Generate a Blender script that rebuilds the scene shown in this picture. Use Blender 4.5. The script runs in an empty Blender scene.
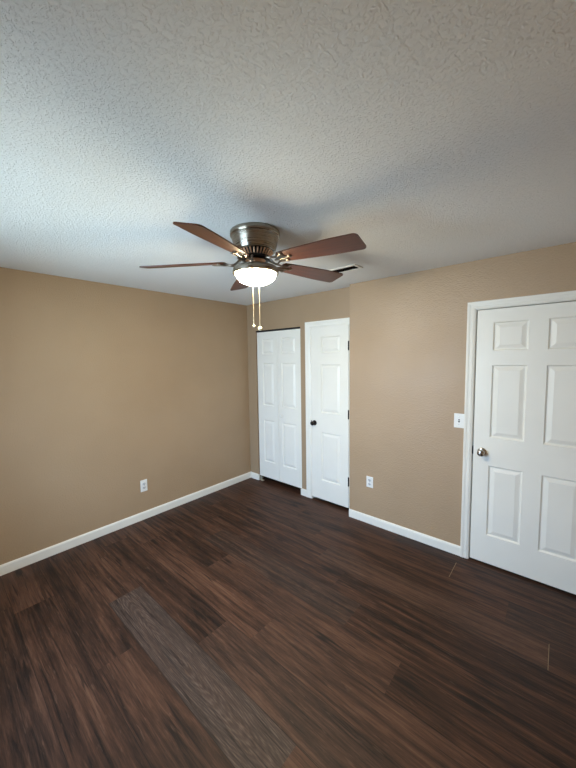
import bpy, bmesh, math, random
from mathutils import Vector, Matrix

random.seed(7)
S = bpy.context.scene
COL = S.collection
PI = math.pi

# ------------------------------------------------------------------ camera
cam_d = bpy.data.cameras.new('camera')
cam_d.sensor_fit = 'VERTICAL'
cam_d.sensor_height = 24.0
cam_d.lens = 314.99 / 768 * 24.0
cam_d.clip_start = 0.02
cam = bpy.data.objects.new('camera', cam_d)
COL.objects.link(cam)
_pt, _ro, _ya = 0.0791725, -0.0147353, -0.7155497
_fw = Vector((math.sin(_ya) * math.cos(_pt), math.cos(_ya) * math.cos(_pt), -math.sin(_pt)))
_r = Vector((math.cos(_ya), -math.sin(_ya), 0))
_u = _r.cross(_fw)
_r2 = _r * math.cos(_ro) + _u * math.sin(_ro)
_u2 = -_r * math.sin(_ro) + _u * math.cos(_ro)
_m = Matrix((_r2, _u2, -_fw)).transposed().to_4x4()
_m.translation = Vector((3.32902, -2.98259, 1.69370))
cam.matrix_world = _m
S.camera = cam

# ------------------------------------------------------------------ world, daylight, exposure
W = bpy.data.worlds.new('daylight'); S.world = W
W.use_nodes = True
W.node_tree.nodes['Background'].inputs[0].default_value = (0.62, 0.80, 1.0, 1)
W.node_tree.nodes['Background'].inputs[1].default_value = 1.0

def area(name, loc, target, sx, sy, power, color):
    d = bpy.data.lights.new(name, 'AREA')
    d.shape = 'RECTANGLE'; d.size = sx; d.size_y = sy
    d.energy = power; d.color = color
    o = bpy.data.objects.new(name, d); COL.objects.link(o)
    o.location = loc
    o.rotation_euler = (Vector(target) - Vector(loc)).to_track_quat('-Z', 'Y').to_euler()
    return o
# skylight and the sunlit lawn outside the window in the wall behind the viewer
area('sky_light', (1.5, -5.0, 2.1), (1.7, -2.6, 1.1), 3.2, 2.2, 525, (0.44, 0.68, 1.0))
area('ground_bounce_light', (1.5, -5.6, 0.1), (1.6, -2.6, 1.7), 3.2, 2.4, 240, (0.70, 0.93, 1.0))

vs = S.view_settings
vs.view_transform = 'Standard'; vs.look = 'None'; vs.gamma = 1.0
vs.use_curve_mapping = False
vs.exposure = 0.28
try:
    S.cycles.use_denoising = True
    S.cycles.denoiser = 'OPENIMAGEDENOISE'
    S.cycles.max_bounces = 10
    S.cycles.diffuse_bounces = 6
    S.cycles.sample_clamp_indirect = 6.0
except Exception:
    pass

# ------------------------------------------------------------------ materials
def srgb(r, g, b):
    f = lambda c: (c / 255 / 12.92) if c / 255 <= 0.04045 else ((c / 255 + 0.055) / 1.055) ** 2.4
    return (f(r), f(g), f(b), 1)

class NT:
    def __init__(self, name):
        self.m = bpy.data.materials.new(name); self.m.use_nodes = True
        self.t = self.m.node_tree; self.b = self.t.nodes['Principled BSDF']
    def n(self, kind, **kw):
        x = self.t.nodes.new(kind)
        for k, v in kw.items():
            setattr(x, k, v)
        return x
    def l(self, a, b): self.t.links.new(a, b)
    def math(self, op, a, b=None, c=None):
        x = self.n('ShaderNodeMath', operation=op)
        for i, v in enumerate((a, b, c)):
            if v is None: continue
            if isinstance(v, (int, float)): x.inputs[i].default_value = v
            else: self.l(v, x.inputs[i])
        return x.outputs[0]
    def ramp(self, fac, stops):
        x = self.n('ShaderNodeValToRGB')
        e = x.color_ramp.elements
        while len(e) < len(stops): e.new(0.5)
        for i, (p, c) in enumerate(stops):
            e[i].position = p; e[i].color = c
        self.l(fac, x.inputs[0]); return x.outputs[0]
    def mix(self, fac, a, b, mode='MIX'):
        x = self.n('ShaderNodeMix', data_type='RGBA', blend_type=mode)
        if isinstance(fac, (int, float)): x.inputs[0].default_value = fac
        else: self.l(fac, x.inputs[0])
        for i, v in ((6, a), (7, b)):
            if isinstance(v, tuple): x.inputs[i].default_value = v
            else: self.l(v, x.inputs[i])
        return x.outputs[2]
    def noise(self, vec, scale, detail=3, rough=0.5, dist=0.0):
        x = self.n('ShaderNodeTexNoise')
        x.inputs['Scale'].default_value = scale; x.inputs['Detail'].default_value = detail
        x.inputs['Roughness'].default_value = rough; x.inputs['Distortion'].default_value = dist
        if vec is not None: self.l(vec, x.inputs['Vector'])
        return x.outputs[0]
    def obj(self): return self.n('ShaderNodeTexCoord').outputs['Object']
    def bump(self, h, strength, dist):
        x = self.n('ShaderNodeBump')
        x.inputs['Strength'].default_value = strength; x.inputs['Distance'].default_value = dist
        self.l(h, x.inputs['Height']); self.l(x.outputs[0], self.b.inputs['Normal'])
    def set(self, **kw):
        for k, v in kw.items(): self.b.inputs[k.replace('_', ' ')].default_value = v
        return self

def simple(name, col, rough=0.5, metal=0.0, var=0.06, vscale=9, bump=0.0, bscale=200):
    """paint, plastic or metal with a slight procedural variation"""
    k = NT(name)
    o = k.obj()
    n = k.noise(o, vscale, 3)
    dark = tuple(c * (1 - var) for c in col[:3]) + (1,)
    lite = tuple(min(1, c * (1 + var)) for c in col[:3]) + (1,)
    k.l(k.ramp(n, [(0.3, dark), (0.7, lite)]), k.b.inputs['Base Color'])
    k.set(Roughness=rough, Metallic=metal)
    if bump: k.bump(k.noise(o, bscale, 2), bump, 0.001)
    return k.m

def wall_paint(name='tan_wall_paint', a=(171, 145, 115), b=(177, 151, 121)):
    k = NT(name); o = k.obj()
    n = k.noise(o, 1.7, 4)
    k.l(k.ramp(n, [(0.3, srgb(*a)), (0.7, srgb(*b))]), k.b.inputs['Base Color'])
    h = k.math('ADD', k.noise(o, 95, 3, 0.55), k.math('MULTIPLY', k.noise(o, 14, 2), 0.35))
    k.bump(h, 0.9, 0.004)
    r = k.ramp(k.noise(o, 3.0, 3), [(0.35, (0.36,) * 3 + (1,)), (0.7, (0.46,) * 3 + (1,))])
    k.l(r, k.b.inputs['Roughness'])
    return k.m

def ceiling_paint():
    k = NT('textured_ceiling_paint'); o = k.obj()
    k.b.inputs['Base Color'].default_value = srgb(235, 236, 236)
    n1 = k.noise(o, 105, 4, 0.6, 0.2)
    n2 = k.noise(o, 120, 2, 0.5)
    blob = k.ramp(n1, [(0.50, (0, 0, 0, 1)), (0.64, (1, 1, 1, 1))])
    h = k.math('ADD', blob, k.math('MULTIPLY', n2, 0.5))
    k.bump(h, 0.55, 0.004)
    k.set(Roughness=0.85)
    k.b.inputs['Specular IOR Level'].default_value = 0.2
    return k.m

def plank_floor():
    k = NT('dark_vinyl_plank')
    uv = k.n('ShaderNodeUVMap', uv_map='plank').outputs[0]
    sx = k.n('ShaderNodeSeparateXYZ'); k.l(uv, sx.inputs[0])
    at = k.n('ShaderNodeAttribute', attribute_name='plank_id')
    sc = k.n('ShaderNodeSeparateColor'); k.l(at.outputs['Color'], sc.inputs[0])
    tone, rnd, grey = sc.outputs[0], sc.outputs[1], sc.outputs[2]
    def vec(ax, ay, zo):
        c = k.n('ShaderNodeCombineXYZ')
        k.l(k.math('MULTIPLY', sx.outputs[0], ax), c.inputs[0])
        k.l(k.math('MULTIPLY', sx.outputs[1], ay), c.inputs[1])
        k.l(k.math('MULTIPLY', rnd, zo), c.inputs[2])
        return c.outputs[0]
    broad = k.noise(vec(0.85, 17, 37), 1.3, 5, 0.66, 0.8)      # wide dark and light flames
    fine = k.noise(vec(9, 130, 53), 1.0, 5, 0.75, 0.4)        # pores
    mid = k.noise(vec(1.9, 44, 71), 1.0, 5, 0.68, 1.0)
    wv = k.n('ShaderNodeTexWave', wave_type='RINGS', rings_direction='Z')   # cathedral figure
    wv.inputs['Scale'].default_value = 9; wv.inputs['Distortion'].default_value = 5
    wv.inputs['Detail'].default_value = 3; wv.inputs['Detail Scale'].default_value = 1.4
    cv = k.n('ShaderNodeCombineXYZ')
    k.l(k.math('MULTIPLY', k.math('SUBTRACT', sx.outputs[0], 0.62), 0.55), cv.inputs[0])
    k.l(k.math('MULTIPLY', k.math('SUBTRACT', sx.outputs[1], 0.10), 5.0), cv.inputs[1])
    k.l(cv.outputs[0], wv.inputs['Vector'])
    f = k.math('ADD', k.math('MULTIPLY', broad, 0.50), k.math('ADD', k.math('MULTIPLY', mid, 0.36), k.math('MULTIPLY', fine, 0.36)))
    blot = k.noise(vec(1.3, 8.0, 19), 1.5, 4, 0.6, 0.5)        # cloudy light and dark patches
    f = k.math('ADD', f, k.math('MULTIPLY', k.math('SUBTRACT', tone, 0.5), 0.16))
    f = k.math('ADD', f, k.math('MULTIPLY', k.math('SUBTRACT', blot, 0.5), 0.30))
    brown = k.ramp(f, [(0.46, srgb(24, 14, 10)), (0.56, srgb(54, 34, 24)), (0.66, srgb(77, 50, 36)), (0.84, srgb(106, 75, 57))])
    gf = k.math('ADD', k.math('MULTIPLY', wv.outputs[0], 0.09), k.math('ADD', k.math('MULTIPLY', fine, 0.55), k.math('MULTIPLY', mid, 0.35)))
    greyc = k.ramp(gf, [(0.34, srgb(34, 27, 24)), (0.52, srgb(70, 58, 51)), (0.70, srgb(112, 98, 88))])
    col = k.mix(grey, brown, greyc)
    crack = k.ramp(k.noise(vec(2.6, 62, 29), 1.0, 3, 0.55, 0.5), [(0.60, (0, 0, 0, 1)), (0.68, (1, 1, 1, 1))])
    col = k.mix(k.math('MULTIPLY', crack, 0.75), col, srgb(22, 14, 11))       # dark open grain
    pale = k.ramp(k.noise(vec(11, 95, 83), 1.0, 2, 0.5, 0.2), [(0.66, (0, 0, 0, 1)), (0.72, (1, 1, 1, 1))])
    col = k.mix(k.math('MULTIPLY', pale, 0.22), col, srgb(120, 92, 74))        # pale flecks
    kn = k.n('ShaderNodeTexVoronoi', feature='F1', voronoi_dimensions='2D')            # sparse knots
    kn.inputs['Scale'].default_value = 1.0
    cvk = k.n('ShaderNodeCombineXYZ')
    k.l(k.math('ADD', k.math('MULTIPLY', sx.outputs[0], 1.9), k.math('MULTIPLY', rnd, 91)), cvk.inputs[0])
    k.l(k.math('ADD', k.math('MULTIPLY', sx.outputs[1], 7.0), k.math('MULTIPLY', rnd, 57)), cvk.inputs[1])
    k.l(cvk.outputs[0], kn.inputs['Vector'])
    kc = k.n('ShaderNodeSeparateColor'); k.l(kn.outputs['Color'], kc.inputs[0])
    some = k.math('LESS_THAN', kc.outputs[0], 0.26)
    kd = k.math('ADD', kn.outputs['Distance'], k.math('MULTIPLY', k.math('SUBTRACT', mid, 0.5), 0.7))
    knot = k.ramp(kd, [(0.07, (1, 1, 1, 1)), (0.18, (0, 0, 0, 1))])
    col = k.mix(k.math('MULTIPLY', k.math('MULTIPLY', knot, some), 0.85), col, srgb(20, 13, 10))
    # the narrow dark joint between planks
    v = sx.outputs[1]
    e1 = k.math('MINIMUM', v, k.math('SUBTRACT', 0.2255, v))
    seam = k.math('LESS_THAN', e1, 0.0016)
    col = k.mix(k.math('MULTIPLY', seam, 0.7), col, srgb(18, 12, 10))
    k.l(col, k.b.inputs['Base Color'])
    rr = k.ramp(fine, [(0.3, (0.46,) * 3 + (1,)), (0.75, (0.62,) * 3 + (1,))])
    k.l(rr, k.b.inputs['Roughness'])
    k.b.inputs['Specular IOR Level'].default_value = 0.3
    k.bump(k.math('SUBTRACT', fine, k.math('MULTIPLY', seam, 0.8)), 0.25, 0.001)
    return k.m

def blade_wood():
    k = NT('stained_blade_wood'); o = k.obj()
    mp = k.n('ShaderNodeMapping'); mp.inputs['Scale'].default_value = (3, 60, 60); k.l(o, mp.inputs[0])
    n = k.noise(mp.outputs[0], 1.0, 4, 0.6, 0.6)
    k.l(k.ramp(n, [(0.3, srgb(58, 26, 10)), (0.7, srgb(96, 46, 20))]), k.b.inputs['Base Color'])
    k.set(Roughness=0.38)
    return k.m

def brushed(name, col, rough):
    k = NT(name); o = k.obj()
    mp = k.n('ShaderNodeMapping'); mp.inputs['Scale'].default_value = (4, 4, 260); k.l(o, mp.inputs[0])
    n = k.noise(mp.outputs[0], 1.0, 3)
    dk = tuple(c * 0.85 for c in col[:3]) + (1,)
    k.l(k.ramp(n, [(0.3, dk), (0.7, col)]), k.b.inputs['Base Color'])
    k.l(k.ramp(n, [(0.3, (rough - .05,) * 3 + (1,)), (0.7, (rough + .08,) * 3 + (1,))]), k.b.inputs['Roughness'])
    k.set(Metallic=1.0)
    k.b.inputs['Anisotropic'].default_value = 0.8      # turned on a lathe
    k.b.inputs['Anisotropic Rotation'].default_value = 0.25
    tg = k.n('ShaderNodeTangent', direction_type='RADIAL', axis='Z')
    k.l(tg.outputs[0], k.b.inputs['Tangent'])
    return k.m

def lit_glass():
    k = NT('lit_alabaster_glass'); o = k.obj()
    n = k.noise(o, 16, 3)
    c = k.ramp(n, [(0.3, (1.0, 0.82, 0.50, 1)), (0.7, (1.0, 0.86, 0.58, 1))])
    k.l(c, k.b.inputs['Base Color']); k.l(c, k.b.inputs['Emission Color'])
    k.set(Roughness=0.3); k.b.inputs['Emission Strength'].default_value = 165.0
    return k.m

def pane_glass():
    m = bpy.data.materials.new('window_pane_glass'); m.use_nodes = True
    t = m.node_tree; t.nodes.clear()
    out = t.nodes.new('ShaderNodeOutputMaterial'); mx = t.nodes.new('ShaderNodeMixShader')
    tr = t.nodes.new('ShaderNodeBsdfTransparent'); gl = t.nodes.new('ShaderNodeBsdfGlossy')
    gl.inputs['Roughness'].default_value = 0.02; mx.inputs[0].default_value = 0.06
    t.links.new(tr.outputs[0], mx.inputs[1]); t.links.new(gl.outputs[0], mx.inputs[2]); t.links.new(mx.outputs[0], out.inputs[0])
    return m

M = dict(
    wall=wall_paint(), wall2=wall_paint('tan_wall_paint_darker', (163, 138, 109), (169, 144, 115)), ceil=ceiling_paint(), floor=plank_floor(), blade=blade_wood(),  # closet wall: same tan, slightly darker, to set it off at the jog
    trim=simple('white_trim_paint', srgb(237, 234, 224), 0.38, var=0.02, vscale=4),
    door=simple('white_door_paint', srgb(238, 235, 225), 0.42, var=0.02, vscale=3, bump=0.06, bscale=160),
    plate=simple('white_plastic', srgb(236, 235, 230), 0.35, var=0.02),
    socket=simple('grey_white_plastic', srgb(206, 206, 206), 0.4, var=0.02),
    dark=simple('dark_slot', srgb(14, 13, 12), 0.8, var=0.1),
    track=simple('black_track_metal', srgb(12, 12, 13), 0.55, var=0.1),
    bronze=simple('oil_rubbed_bronze', srgb(34, 28, 26), 0.32, 0.85, var=0.15, vscale=30),
    nickel=brushed('brushed_nickel', (0.36, 0.31, 0.25, 1), 0.27),
    knob=brushed('satin_nickel', (0.55, 0.53, 0.50, 1), 0.24),
    antique=brushed('antique_nickel_arms', (0.30, 0.25, 0.20, 1), 0.3),
    copper=brushed('warm_copper_metal', (0.82, 0.54, 0.36, 1), 0.34),
    brass=simple('chain_brass', (0.75, 0.62, 0.40, 1), 0.3, 0.7, var=0.05),
    ivory=simple('ivory_pull_ball', srgb(236, 222, 186), 0.35, var=0.03),
    zinc=simple('zinc_bracket', srgb(196, 190, 172), 0.45, 0.3, var=0.05),
    glow=lit_glass(), pane=pane_glass(),
    grout=simple('pale_plank_gap', srgb(128, 110, 86), 0.7, var=0.1, vscale=40),
    closet=simple('closet_drywall', srgb(170, 160, 145), 0.7, var=0.03),
)

# ------------------------------------------------------------------ mesh helpers
def link(name, bm, mat, parent=None, smooth=False, loc=None):
    bmesh.ops.recalc_face_normals(bm, faces=bm.faces)
    me = bpy.data.meshes.new(name); bm.to_mesh(me); bm.free()
    if mat: me.materials.append(mat)
    if smooth:
        for p in me.polygons: p.use_smooth = True
        try: me.set_sharp_from_angle(angle=math.radians(38))
        except Exception: pass
    o = bpy.data.objects.new(name, me); COL.objects.link(o)
    if parent: o.parent = parent
    if loc: o.location = loc
    return o

def empty(name, loc, rot=(0, 0, 0)):
    o = bpy.data.objects.new(name, None); COL.objects.link(o)
    o.empty_display_size = 0.1; o.location = loc; o.rotation_euler = rot
    return o

def tag(o, label=None, cat=None, group=None, kind=None):
    for k, v in (('label', label), ('category', cat), ('group', group), ('kind', kind)):
        if v: o[k] = v
    return o

def box(bm, x0, x1, y0, y1, z0, z1, bev=0.0, seg=2):
    g = bmesh.ops.create_cube(bm, size=1.0)
    for v in g['verts']:
        v.co = Vector(((x0 + x1) / 2 + v.co.x * (x1 - x0), (y0 + y1) / 2 + v.co.y * (y1 - y0), (z0 + z1) / 2 + v.co.z * (z1 - z0)))
    if bev:
        es = list({e for v in g['verts'] for e in v.link_edges})
        bmesh.ops.bevel(bm, geom=es, offset=bev, segments=seg, affect='EDGES', profile=0.5)

def boxes(*bs, bev=0.0):
    bm = bmesh.new()
    for b in bs: box(bm, *b, bev=bev)
    return bm

def lathe(bm, prof, seg=48, mat=Matrix.Identity(4)):
    """profile of (r, z) turned about Z"""
    rings = []
    for r, z in prof:
        if r < 1e-5: rings.append([bm.verts.new(mat @ Vector((0, 0, z)))])
        else: rings.append([bm.verts.new(mat @ Vector((r * math.cos(2 * PI * i / seg), r * math.sin(2 * PI * i / seg), z))) for i in range(seg)])
    for a, b in zip(rings, rings[1:]):
        for i in range(seg):
            j = (i + 1) % seg
            if len(a) == 1 and len(b) == 1: continue
            if len(a) == 1: bm.faces.new((a[0], b[i], b[j]))
            elif len(b) == 1: bm.faces.new((a[i], a[j], b[0]))
            else: bm.faces.new((a[i], a[j], b[j], b[i]))

def tube(bm, pts, rad, seg=10):
    pts = [Vector(p) for p in pts]; rings = []
    rads = rad if isinstance(rad, (list, tuple)) else [rad] * len(pts)
    for i, p in enumerate(pts):
        t = (pts[min(i + 1, len(pts) - 1)] - pts[max(i - 1, 0)]).normalized()
        a = t.cross(Vector((0, 0, 1)))
        if a.length < 1e-3: a = t.cross(Vector((1, 0, 0)))
        a.normalize(); b = t.cross(a)
        rings.append([bm.verts.new(p + (a * math.cos(2 * PI * k / seg) + b * math.sin(2 * PI * k / seg)) * rads[i]) for k in range(seg)])
    for A, B in zip(rings, rings[1:]):
        for k in range(seg):
            j = (k + 1) % seg; bm.faces.new((A[k], A[j], B[j], B[k]))
    bm.faces.new(rings[0]); bm.faces.new(rings[-1])

def prism(bm, prof, a, b, place):
    """closed profile swept from a to b; place(p, q, s) -> Vector; a and b may be functions of (p, q) for mitres"""
    f = lambda e, p, q: e(p, q) if callable(e) else e
    A = [bm.verts.new(place(p, q, f(a, p, q))) for p, q in prof]
    B = [bm.verts.new(place(p, q, f(b, p, q))) for p, q in prof]
    n = len(prof)
    for i in range(n):
        j = (i + 1) % n; bm.faces.new((A[i], A[j], B[j], B[i]))
    bm.faces.new(A); bm.faces.new(B)

# ------------------------------------------------------------------ the room
H = 2.44
JOG = 0.098                  # the wall with the entry door stands this far proud of the closet wall
XJ = 1.6696
XE = 3.80                    # the wall beside the entry door, out of view
YF = -3.45                   # the wall with the window, behind the viewer
YB = 0.72                    # back of the closets

ST = dict(kind='structure')
def struct(name, bm, mat, label=None, cat=None, **kw):
    o = link(name, bm, mat, **kw); tag(o, label, cat, kind='structure'); return o

# floor: every plank is a face of its own with its own tone
PW = 0.2255
Y_ROW = -0.222
def floor_mesh():
    me = bpy.data.meshes.new('floor')
    verts, faces, uvs, ids = [], [], [], []
    joints = {1: 2.739, 3: 3.34, 4: 2.10, 5: 2.35, 9: 0.995, 10: 1.468, 8: 1.75, 7: 0.45, 6: 1.2, 2: 1.6, 11: 0.6}
    special = {(9, 0): (0.55, 0.72), (4, 0): (0.15, 0), (5, 0): (0.2, 0), (1, -1): (0.42, 0), (3, 0): (0.3, 0.1),
               (10, -1): (0.2, 0.0), (10, 0): (0.35, 0.0), (8, 0): (0.45, 0.15), (8, -1): (0.3, 0.0), (11, 0): (0.35, 0), (6, 0): (0.62, 0.1), (7, 0): (0.7, 0.0), (7, 1): (0.7, 0.1)}
    L = 1.52
    k0 = int(math.ceil((Y_ROW - YB) / PW)) - 1
    for row in range(k0, 17):
        y1 = min(Y_ROW - (row - 1) * PW, YB); y0 = max(Y_ROW - row * PW, YF - 0.1)
        if y1 <= y0: continue
        jx = joints.get(row, random.uniform(0, 2.4))
        n0 = int(math.floor((-0.1 - jx) / L))
        n = n0
        while jx + n * L < XE + 0.1:
            x0 = max(jx + n * L, -0.1); x1 = min(jx + (n + 1) * L, XE + 0.1)
            if x1 - x0 > 1e-4:
                i = len(verts)
                verts += [(x0, y0, 0), (x1, y0, 0), (x1, y1, 0), (x0, y1, 0)]
                faces.append((i, i + 1, i + 2, i + 3))
                vb = y0 - (Y_ROW - row * PW); ub = x0 - (jx + n * L)
                uvs += [(ub, vb), (ub + x1 - x0, vb), (ub + x1 - x0, vb + y1 - y0), (ub, vb + y1 - y0)]
                t, g = special.get((row, n), (random.uniform(0.2, 0.75), max(0, random.uniform(-0.45, 0.35))))
                ids.append((t, random.random(), g, 1))
            n += 1
    # slab underside so the floor has thickness
    i = len(verts)
    b = (-0.1, XE + 0.1, YF - 0.1, YB)
    verts += [(b[0], b[2], -0.08), (b[1], b[2], -0.08), (b[1], b[3], -0.08), (b[0], b[3], -0.08)]
    faces.append((i + 3, i + 2, i + 1, i)); uvs += [(0, 0)] * 4; ids.append((0.5, 0.5, 0, 1))
    me.from_pydata(verts, [], faces)
    ul = me.uv_layers.new(name='plank')
    for k, uv in enumerate(uvs): ul.data[k].uv = uv
    ca = me.color_attributes.new('plank_id', 'FLOAT_COLOR', 'CORNER')
    for p in me.polygons:
        for li in p.loop_indices: ca.data[li].color = ids[p.index]
    me.materials.append(M['floor'])
    o = bpy.data.objects.new('floor', me); COL.objects.link(o)
    return o
floor = tag(floor_mesh(), 'dark brown wood-look vinyl plank floor', 'floor', kind='structure')
for x, ya, yb, w in ((2.739, -0.2235, -0.446, 0.0042), (3.34, -0.69, -0.893, 0.003)):
    g = link('plank_gap', boxes((x - w / 2, x + w / 2, yb, ya, -0.004, 0.0006)), M['grout'], floor)
    g['label'] = 'pale open end joint between two planks'

struct('ceiling', boxes((-0.1, XE + 0.1, YF - 0.1, YB, H, H + 0.1)), M['ceil'], 'white knockdown-textured ceiling', 'ceiling')
struct('wall_left', boxes((-0.1, 0, YF - 0.1, YB, 0, H)), M['wall'], 'long bare tan wall with one outlet', 'wall')

# closet wall: bifold opening OX0..OX1, closet door opening CX0..CX1
OX0, OX1, OZ = 0.166, 0.944, 2.079
CX0, CX1, CZ = 1.100, 1.614, 2.065
WT = 0.105
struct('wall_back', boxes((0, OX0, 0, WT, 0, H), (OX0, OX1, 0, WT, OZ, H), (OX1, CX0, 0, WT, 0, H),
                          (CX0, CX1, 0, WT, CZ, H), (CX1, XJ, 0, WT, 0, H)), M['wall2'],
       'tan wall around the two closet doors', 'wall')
# wall with the entry door, standing proud of it
DX0, DX1, DZ = 2.800, 3.592, 2.062
struct('wall_right', boxes((XJ, DX0, -JOG, WT, 0, H), (DX0, DX1, -JOG, WT, DZ, H), (DX1, XE, -JOG, WT, 0, H)), M['wall'],
       'tan wall holding the six-panel entry door', 'wall')
struct('wall_east', boxes((XE, XE + 0.1, YF - 0.1, YB, 0, H)), M['wall'])
struct('wall_closet', boxes((-0.1, XE + 0.1, YB, YB + 0.1, 0, H), (1.0, 1.04, WT, YB, 0, H), (XJ, XJ + .04, WT, YB, 0, H)), M['closet'])
WX0, WX1, WZ0, WZ1 = 0.75, 2.15, 0.78, 2.02
struct('wall_front', boxes((0, WX0, YF - 0.1, YF, 0, H), (WX1, XE, YF - 0.1, YF, 0, H),
                           (WX0, WX1, YF - 0.1, YF, 0, WZ0), (WX0, WX1, YF - 0.1, YF, WZ1, H)), M['wall'])
win = struct('window_1', boxes((WX0, WX0 + .05, YF - .08, YF - .02, WZ0, WZ1), (WX1 - .05, WX1, YF - .08, YF - .02, WZ0, WZ1),
                               (WX0, WX1, YF - .08, YF - .02, WZ0, WZ0 + .05), (WX0, WX1, YF - .08, YF - .02, WZ1 - .05, WZ1),
                               (WX0, WX1, YF - .07, YF - .03, 1.38, 1.42)), M['trim'])
link('window_pane', boxes((WX0 + .04, WX1 - .04, YF - .055, YF - .05, WZ0 + .04, WZ1 - .04)), M['pane'], win)
link('window_sill', boxes((WX0 - .03, WX1 + .03, YF - .02, YF + .04, WZ0 - .025, WZ0), bev=.004), M['trim'], win)

# ------------------------------------------------------------------ baseboards
BH, BT = 0.083, 0.0125
BP = [(0, 0), (BT, 0), (BT, BH - .016), (BT - .003, BH - .006), (BT - .007, BH), (0, BH)]
# (p = out from the wall, q = height, s = along)
bm = bmesh.new(); prism(bm, BP, YF, lambda p, q: -p, lambda p, q, s: Vector((p, s, q)))
struct('baseboard_left', bm, M['trim'], 'white baseboard along the bare left wall', 'baseboard')
bm = bmesh.new(); prism(bm, BP, lambda p, q: p, OX0, lambda p, q, s: Vector((s, -p, q)))
box(bm, OX0 - .001, OX0 + BT, -BT, 0.012, 0, BH - 0.008, bev=.002)
box(bm, OX1 - BT, OX1 + .001, -BT, 0.012, 0, BH - 0.008, bev=.002)
prism(bm, BP, OX1 - .002, 1.0262, lambda p, q, s: Vector((s, -p, q)))
struct('baseboard_back', bm, M['trim'], 'short white baseboard pieces beside the bifold closet', 'baseboard')
bm = bmesh.new(); prism(bm, BP, XJ, 2.7435, lambda p, q, s: Vector((s, -JOG - p, q)))
struct('baseboard_right', bm, M['trim'], 'white baseboard between closet corner and entry door', 'baseboard')
bm = bmesh.new(); prism(bm, BP, 0.02, XE, lambda p, q, s: Vector((s, YF + p, q)))
struct('baseboard_front', bm, M['trim'])

# ------------------------------------------------------------------ casings
def casing(name, xo, zo, xo2, w, w2, yf, label):
    """door casing with mitred corners: outer left edge xo, outer top zo, outer right edge xo2"""
    def prof(W):
        return [(0, 0), (0, .016), (.004, .0175), (W * .28, .0165), (W * .36, .0135), (W * .62, .0125), (W * .72, .0145), (W - .006, .0105), (W, .008), (W, 0)]
    bm = bmesh.new()
    prism(bm, prof(w), 0, lambda p, q: zo - p, lambda p, q, s: Vector((xo + p, yf - q, s)))
    prism(bm, prof(w), lambda p, q: xo + p, lambda p, q: xo2 - p * w2 / w, lambda p, q, s: Vector((s, yf - q, zo - p)))
    prism(bm, prof(w2), 0, lambda p, q: zo - p * w / w2, lambda p, q, s: Vector((xo2 - p, yf - q, s)))
    return struct(name, bm, M['trim'], label, 'door casing')
t1 = casing('trim_1', 2.743, 2.1200, 3.652, 0.059, 0.059, -JOG, 'white casing around the six-panel entry door')
t2 = casing('trim_2', 1.0255, 2.1195, XJ - .0005, 0.072, 0.057, 0, 'white casing around the narrow hinged closet door')
link('jamb', boxes((DX0 + .0005, DX0 + .0055, -JOG - .001, WT, 0, DZ - .006), (DX1 - .006, DX1 - .0015, -JOG - .001, WT, 0, DZ - .006), (DX0 + .0015, DX1 - .0015, -JOG - .001, WT, DZ - .004, DZ + .001),
                   (DX0 + .006, DX0 + .02, -JOG + .045, WT - .02, 0, DZ - .006), (DX1 - .02, DX1 - .006, -JOG + .045, WT - .02, 0, DZ - .006), (DX0 + .006, DX1 - .006, -JOG + .045, WT - .02, DZ - .02, DZ - .006)), M['trim'], t1)
s = link('strike_plate', boxes((DX0 + .0050, DX0 + .0080, -JOG - .004, -JOG + .03, 0.905, 0.965)), M['bronze'], t1)
s['label'] = 'dark strike plate'
link('jamb', boxes((CX0 - .004, CX0 + .004, -.001, WT, 0, CZ - .004), (CX1 - .006, CX1, -.001, WT, 0, CZ - .004), (CX0, CX1, -.001, WT, CZ - .008, CZ - .001),
                   (CX0 + .004, CX0 + .018, .045, WT - .02, 0, CZ - .008), (CX1 - .02, CX1 - .006, .045, WT - .02, 0, CZ - .008), (CX0, CX1, .045, WT - .02, CZ - .022, CZ - .008)), M['trim'], t2)

# ------------------------------------------------------------------ moulded doors
def door_slab(x0, x1, z0, z1, cols, rows, yf, th):
    """moulded slab facing -y: cols and rows give the raised panels"""
    bm = bmesh.new()
    xs = sorted({x0, x1, *[c for ab in cols for c in ab]}); zs = sorted({z0, z1, *[c for ab in rows for c in ab]})
    V = {}
    def v(x, d, z):
        k = (round(x, 5), round(d, 5), round(z, 5))
        if k not in V: V[k] = bm.verts.new((x, yf + d, z))
        return V[k]
    for a, b in zip(xs, xs[1:]):
        for c, d in zip(zs, zs[1:]):
            if (a, b) in cols and (c, d) in rows:
                prev = None
                for ins, dep in ((0, 0), (.003, .0045), (.009, .0115), (.016, .0115), (.021, .0095), (.040, .0030), (.043, .0020)):
                    ring = [v(a + ins, dep, c + ins), v(b - ins, dep, c + ins), v(b - ins, dep, d - ins), v(a + ins, dep, d - ins)]
                    if prev:
                        for i in range(4):
                            j = (i + 1) % 4; bm.faces.new((prev[i], prev[j], ring[j], ring[i]))
                    prev = ring
                bm.faces.new(prev)
            else:
                bm.faces.new((v(a, 0, c), v(b, 0, c), v(b, 0, d), v(a, 0, d)))
    # edges and back
    for a, b in zip(xs, xs[1:]):
        for z in (z0, z1): bm.faces.new((v(a, 0, z), v(b, 0, z), v(b, th, z), v(a, th, z)))
    for c, d in zip(zs, zs[1:]):
        for x in (x0, x1): bm.faces.new((v(x, 0, c), v(x, 0, d), v(x, th, d), v(x, th, c)))
    outline = [v(x, th, z0) for x in xs] + [v(x1, th, z) for z in zs[1:]] + [v(x, th, z1) for x in xs[-2::-1]] + [v(x0, th, z) for z in zs[-2:0:-1]]
    bm.faces.new(outline)
    return bm

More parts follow.
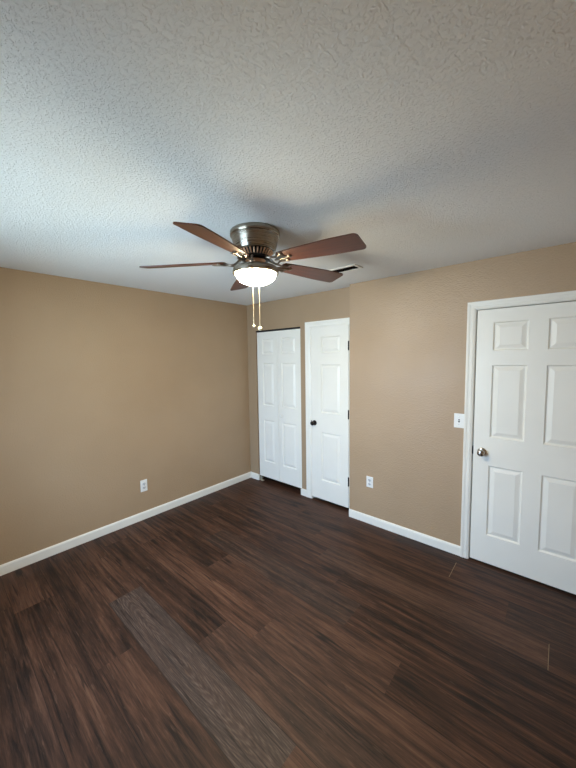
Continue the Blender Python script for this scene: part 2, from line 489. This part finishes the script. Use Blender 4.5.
# entry door
ROWS = ((0.250, 0.826), (1.053, 1.624), (1.735, 1.952))
door1 = struct('door_1', door_slab(2.8125, 3.583, 0.016, 2.051, ((2.922, 3.141), (3.251, 3.470)), ROWS, -JOG - .002, .035), M['door'],
               'white six-panel entry door with satin nickel knob', 'door')
RX = Matrix.Rotation(PI / 2, 4, 'X')         # turns +Z to -Y
def knob(name, x, y, z, prof, mat, parent, label=None):
    bm = bmesh.new(); lathe(bm, prof, 32, Matrix.Translation((x, y, z)) @ RX)
    o = link(name, bm, mat, parent, smooth=True)
    if label: o['label'] = label
    return o
KP = [(0, 0), (.032, 0), (.032, .004), (.028, .008), (.014, .011), (.0115, .016), (.0115, .026), (.016, .031), (.024, .037), (.0275, .046), (.0265, .055), (.020, .062), (.010, .0655), (0, .066)]
knob('door_knob', 2.874, -JOG - .002, 0.930, KP, M['knob'], door1, 'satin nickel round knob')
link('latch_plate', boxes((2.8075, 2.8130, -JOG - .006, -JOG + .02, 0.902, 0.962)), M['track'], door1)['label'] = 'dark latch plate in the door edge'
for z in (0.28, 1.05, 1.82):
    bm = bmesh.new(); lathe(bm, [(0, z - .046), (.006, z - .046), (.006, z + .046), (0, z + .046)], 14, Matrix.Translation((3.5875, -JOG - .010, 0)))
    link('hinge', bm, M['bronze'], door1, smooth=True)

# narrow closet door
ROWS2 = ((0.262, 0.837), (1.068, 1.626), (1.759, 1.940))
door2 = struct('door_2', door_slab(1.106, 1.6035, 0.032, 2.054, ((1.243, 1.500),), ROWS2, -.003, .035), M['door'],
               'narrow white three-panel closet door with dark knob', 'door')
knob('door_knob', 1.148, -.003, 0.938, [(0, 0), (.030, 0), (.030, .004), (.025, .009), (.012, .012), (.010, .018), (.010, .028), (.018, .034), (.0255, .044), (.0255, .054), (.017, .063), (0, .066)],
     M['bronze'], door2, 'dark bronze round knob')
link('latch_plate', boxes((1.1015, 1.1065, -.007, .02, 0.912, 0.964)), M['bronze'], door2)['label'] = 'dark latch plate in the door edge'
for z in (0.335, 1.083, 1.827):
    bm = bmesh.new(); lathe(bm, [(0, z - .050), (.0075, z - .050), (.0075, z + .050), (0, z + .050)], 14, Matrix.Translation((1.6085, -.012, 0)))
    box(bm, 1.6035, 1.6115, -.010, -.002, z - .048, z + .048)
    link('hinge', bm, M['bronze'], door2, smooth=True)['label'] = 'dark bronze hinge'

# bifold closet door: two leaves under a black track
door3 = tag(empty('door_3', (0.5515, 0.02, 0.07)), 'white two-leaf bifold closet door under a black track', 'door', kind='structure')
def child(bm_world, name, mat, parent, smooth=False):
    o = link(name, bm_world, mat, smooth=smooth)
    o.parent = parent; o.matrix_parent_inverse = Matrix.Translation(parent.location).inverted() if parent.parent is None else parent.matrix_world.inverted()
    return o
YB3 = 0.012
ROWS3L = ((0.294, 0.872), (1.072, 1.644), (1.760, 1.964))
lf = child(door_slab(0.178, 0.5495, 0.072, 2.056, ((0.278, 0.478),), ROWS3L, YB3, .030), 'door_leaf', M['door'], door3)
rf = child(door_slab(0.5535, 0.938, 0.072, 2.056, ((0.618, 0.854),), ROWS3L, YB3, .030), 'door_leaf', M['door'], door3)
bm = bmesh.new(); lathe(bm, [(0, 0), (.008, 0), (.007, .010), (.011, .016), (.0155, .022), (.0150, .028), (.009, .032), (0, .033)], 24, Matrix.Translation((0.616, YB3, 0.958)) @ RX)
child(bm, 'door_knob', M['plate'], door3, True)['label'] = 'small white round pull'
child(boxes((OX0 + .002, OX1 - .002, .006, .050, 2.061, OZ)), 'track', M['track'], door3)['label'] = 'black head track'
bm = boxes((OX0 + BT, OX0 + .075, .006, .040, 0.0, .004), (OX0 + BT, OX0 + BT + .003, .006, .040, 0, .05))
lathe(bm, [(0, .004), (.006, .004), (.006, .082), (0, .082)], 12, Matrix.Translation((OX0 + .035, .026, 0)))
child(bm, 'pivot_bracket', M['zinc'], door3)['label'] = 'small metal floor bracket under the left leaf'

# ------------------------------------------------------------------ outlets, switch, vent
def outlet(loc, rotz, label, h=.118):
    t = tag(empty('wall_outlet', loc, (0, 0, rotz)), label, 'outlet')
    link('cover_plate', boxes((-.036, .036, -.0065, 0, -h / 2, h / 2), bev=.0025), M['plate'], t)
    for sgn in (1, -1):
        z = sgn * .0205
        bm = bmesh.new()
        lathe(bm, [(0, 0.0045), (.0172, .0045), (.0172, .0085), (0.0155, .0095), (0, .0095)], 28, Matrix.Translation((0, 0, z)) @ RX @ Matrix.Diagonal((1, .82, 1, 1)))
        r = link('receptacle', bm, M['socket'], t, smooth=True)
        bm = boxes((-.0078, -.0052, -.0099, -.006, z - .002, z + .0075), (.0052, .0078, -.0099, -.006, z - .001, z + .0065))
        lathe(bm, [(0, .006), (.0029, .006), (.0029, .0099), (0, .0099)], 12, Matrix.Translation((0, 0, z - .0075)) @ RX)
        link('slots', bm, M['dark'], r)
    bm = bmesh.new(); lathe(bm, [(0, .005), (.0034, .005), (.003, .0078), (0, .008)], 12, RX)
    link('screw', bm, M['knob'], t, smooth=True)
    return t
outlet((1.9045, -JOG, 0.437), 0, 'white outlet on the tan wall between closet corner and entry door', .112)
outlet((0, -1.531, 0.366), PI / 2, 'white outlet low on the long bare tan wall', .126)

sw = tag(empty('light_switch', (2.7035, -JOG, 1.1615)), 'white toggle light switch plate beside the entry door casing', 'light switch')
link('cover_plate', boxes((-.0385, .0385, -.0065, 0, -.060, .060), bev=.0025), M['plate'], sw)
link('toggle_slot', boxes((-.0062, .0062, -.0072, -.004, -.0125, .0125)), M['dark'], sw)
bm = bmesh.new(); prism(bm, [(-.005, -.006), (.005, -.006), (.0085, -.016), (.003, -.016)], -.0042, .0042, lambda p, q, s: Vector((s, q, p)))
link('toggle', bm, M['plate'], sw)
for z in (-.030, .030):
    bm = bmesh.new(); lathe(bm, [(0, .005), (.0034, .005), (.003, .0078), (0, .008)], 12, Matrix.Translation((0, 0, z)) @ RX)
    link('screw', bm, M['knob'], sw, smooth=True)

vent = tag(empty('ceiling_vent', (1.925, -0.618, H)), 'small white ceiling air register beyond the fan', 'vent')
vx, vy, fr = .131, .066, .022
link('frame', boxes((-vx, -vx + fr, -vy, vy, -.008, 0), (vx - fr, vx, -vy, vy, -.008, 0), (-vx + fr, vx - fr, -vy, -vy + fr, -.008, 0), (-vx + fr, vx - fr, vy - fr, vy, -.008, 0), bev=.002), M['plate'], vent)
link('backing', boxes((-vx + fr, vx - fr, -vy + fr, vy - fr, -.0015, -.0003)), M['dark'], vent)
for i in range(4):
    y = -vy + fr + .012 + i * .0215
    bm = bmesh.new(); prism(bm, [(y - .006, -.0015), (y + .001, -.0085), (y + .002, -.0080), (y - .005, -.0010)], -vx + fr, vx - fr, lambda p, q, s: Vector((s, p, q)))
    link('slat', bm, M['bronze'], vent)

# ------------------------------------------------------------------ ceiling fan
FX, FY = 1.933, -1.653
fan = tag(empty('ceiling_fan', (FX, FY, H)), 'five-blade flush-mount ceiling fan with lit glass bowl and brown wooden blades', 'ceiling fan')
def fz(prof): return [(r, z - H) for r, z in prof]
bm = bmesh.new(); lathe(bm, fz([(0, 2.4398), (.140, 2.4398), (.1455, 2.436), (.1465, 2.428), (.1465, 2.414), (.143, 2.409), (.139, 2.407), (0, 2.407)]), 64)
link('mounting_flange', bm, M['nickel'], fan, True)
bm = bmesh.new(); lathe(bm, fz([(0, 2.408), (.1385, 2.408), (.1378, 2.404), (.1330, 2.385), (.1275, 2.362), (.1218, 2.339), (.1185, 2.329), (.112, 2.325), (0, 2.325)]), 64)
housing = link('motor_housing', bm, M['nickel'], fan, True)
bm = bmesh.new(); lathe(bm, fz([(0, 2.326), (.100, 2.326), (.094, 2.318), (.082, 2.304), (.074, 2.298), (0, 2.298)]), 48)
link('vent_cone', bm, M['dark'], housing, True)
bm = bmesh.new()
for i in range(30):
    a = 2 * PI * i / 30
    c, s_ = math.cos(a), math.sin(a)
    tube(bm, [(.104 * c, .104 * s_, 2.325 - H), (.097 * c, .097 * s_, 2.318 - H), (.085 * c, .085 * s_, 2.304 - H), (.077 * c, .077 * s_, 2.297 - H)], .0048, 8)
link('vent_fins', bm, M['copper'], housing, True)
bm = bmesh.new(); lathe(bm, fz([(0, 2.299), (.080, 2.299), (.086, 2.295), (.086, 2.282), (.078, 2.277), (0, 2.277)]), 48)
link('flywheel', bm, M['bronze'], fan, True)
bm = bmesh.new(); lathe(bm, fz([(0, 2.281), (.058, 2.281), (.060, 2.276), (.055, 2.270), (.052, 2.258), (.052, 2.255), (.058, 2.248), (.062, 2.243), (0, 2.243)]), 48)
link('switch_housing', bm, M['copper'], fan, True)
bm = bmesh.new(); lathe(bm, fz([(0, 2.250), (.056, 2.250), (.072, 2.249), (.100, 2.244), (.123, 2.236), (.1335, 2.226), (.1365, 2.212), (.1355, 2.201), (.130, 2.197), (.122, 2.198), (.118, 2.206), (0, 2.218)]), 64)
link('light_fitter', bm, M['nickel'], fan, True)
bm = bmesh.new()
prof = [(.1165, 2.204), (.1185, 2.198)]
for i in range(1, 13):
    a = PI / 2 * i / 12
    prof.append((.1185 * math.cos(a) ** .9 if i < 12 else 0, 2.198 - .062 * math.sin(a)))
lathe(bm, fz(prof), 64)
link('glass_bowl', bm, M['glow'], fan, True)['label'] = 'lit frosted glass bowl'

ZB = 2.272
def blade_bm():
    R0, R1 = .178, .671
    pts = []
    def half(r):            # half width along the blade
        t = (r - R0) / (R1 - R0)
        return .046 + .024 * min(1, t * 1.5) ** .8
    n = 14
    up = [(R0 + .012 + (R1 - .024 - R0 - .012) * i / n, half(R0 + .012 + (R1 - .024 - R0 - .012) * i / n)) for i in range(n + 1)]
    wt = up[-1][1]
    tip = [(R1 - .024 + 0.024 * math.sin(PI / 2 * i / 6), wt - .024 + 0.024 * math.cos(PI / 2 * i / 6)) for i in range(1, 7)]
    root = [(R0, half(R0) - .014)]
    top = root + up + tip
    bot = [(x, -y) for x, y in reversed(top)]
    out = top + bot
    bm = bmesh.new()
    A = [bm.verts.new((x, y, .003)) for x, y in out]; B = [bm.verts.new((x, y, -.003)) for x, y in out]
    k = len(out)
    for i in range(k):
        j = (i + 1) % k; bm.faces.new((A[i], A[j], B[j], B[i]))
    bm.faces.new(A); bm.faces.new(B)
    return bm
def iron_bm():
    bm = bmesh.new()
    for sg in (1, -1):
        pts = []
        ctrl = [(.072, .010 * sg, .020), (.092, .016 * sg, .012), (.108, .030 * sg, -.004), (.124, .041 * sg, -.014), (.142, .041 * sg, -.016), (.158, .030 * sg, -.013), (.172, .022 * sg, -.010), (.192, .030 * sg, -.008), (.214, .036 * sg, -.0075)]
        tube(bm, ctrl, [.007, .0065, .006, .006, .006, .006, .0065, .0065, .005], 8)
    tube(bm, [(.150, 0, -.013), (.175, 0, -.010), (.205, 0, -.0080), (.250, 0, -.0075)], [.005, .0085, .0085, .006], 8)
    for (x, y) in ((.214, .036), (.214, -.036), (.250, 0)):
        lathe(bm, [(0, -.0125), (.008, -.0115), (.0125, -.0085), (.0125, -.003), (0, -.003)], 14, Matrix.Translation((x, y, 0)))
    box(bm, .176, .222, -.036, .036, -.0065, -.0032, bev=.0012)
    return bm
A0 = math.radians(4.4)
DROOP = (2.8, 0.7, 1.6, 1.9, 3.5)     # the blades hang a little unevenly
b0 = None
for i in range(5):
    rot = Matrix.Rotation(A0 + i * 2 * PI / 5, 4, 'Z') @ Matrix.Rotation(math.radians(DROOP[i]), 4, 'Y') @ Matrix.Rotation(math.radians(-12.5), 4, 'X')
    mw = Matrix.Translation((0, 0, ZB - H)) @ rot
    if b0 is None:
        b0 = link('blade', blade_bm(), M['blade'], fan); b = b0
        i0 = link('blade_iron', iron_bm(), M['antique'], b0, True); ir = i0
    else:
        b = b0.copy(); COL.objects.link(b); b.parent = fan
        ir = i0.copy(); COL.objects.link(ir); ir.parent = b
    b.matrix_local = mw

rv = Vector((0.755, 0.656, 0))
for off, zend, rad, bl in ((-.0190, 1.894, .0078, 'shorter pull chain with small ball'), (.0180, 1.879, .0125, 'longer pull chain with larger pale ball')):
    p = rv * off
    bm = bmesh.new()
    ztop = 2.137 - H
    tube(bm, [(p.x, p.y, ztop), (p.x, p.y, (ztop + zend - H) / 2), (p.x, p.y, zend + rad * .8 - H)], .0014, 8)
    c = link('pull_chain', bm, M['brass'], fan, True); c['label'] = bl
    bm = bmesh.new(); bmesh.ops.create_uvsphere(bm, u_segments=20, v_segments=12, radius=rad, matrix=Matrix.Translation((p.x, p.y, zend - H)))
    link('pull_ball', bm, M['ivory'], c, True)
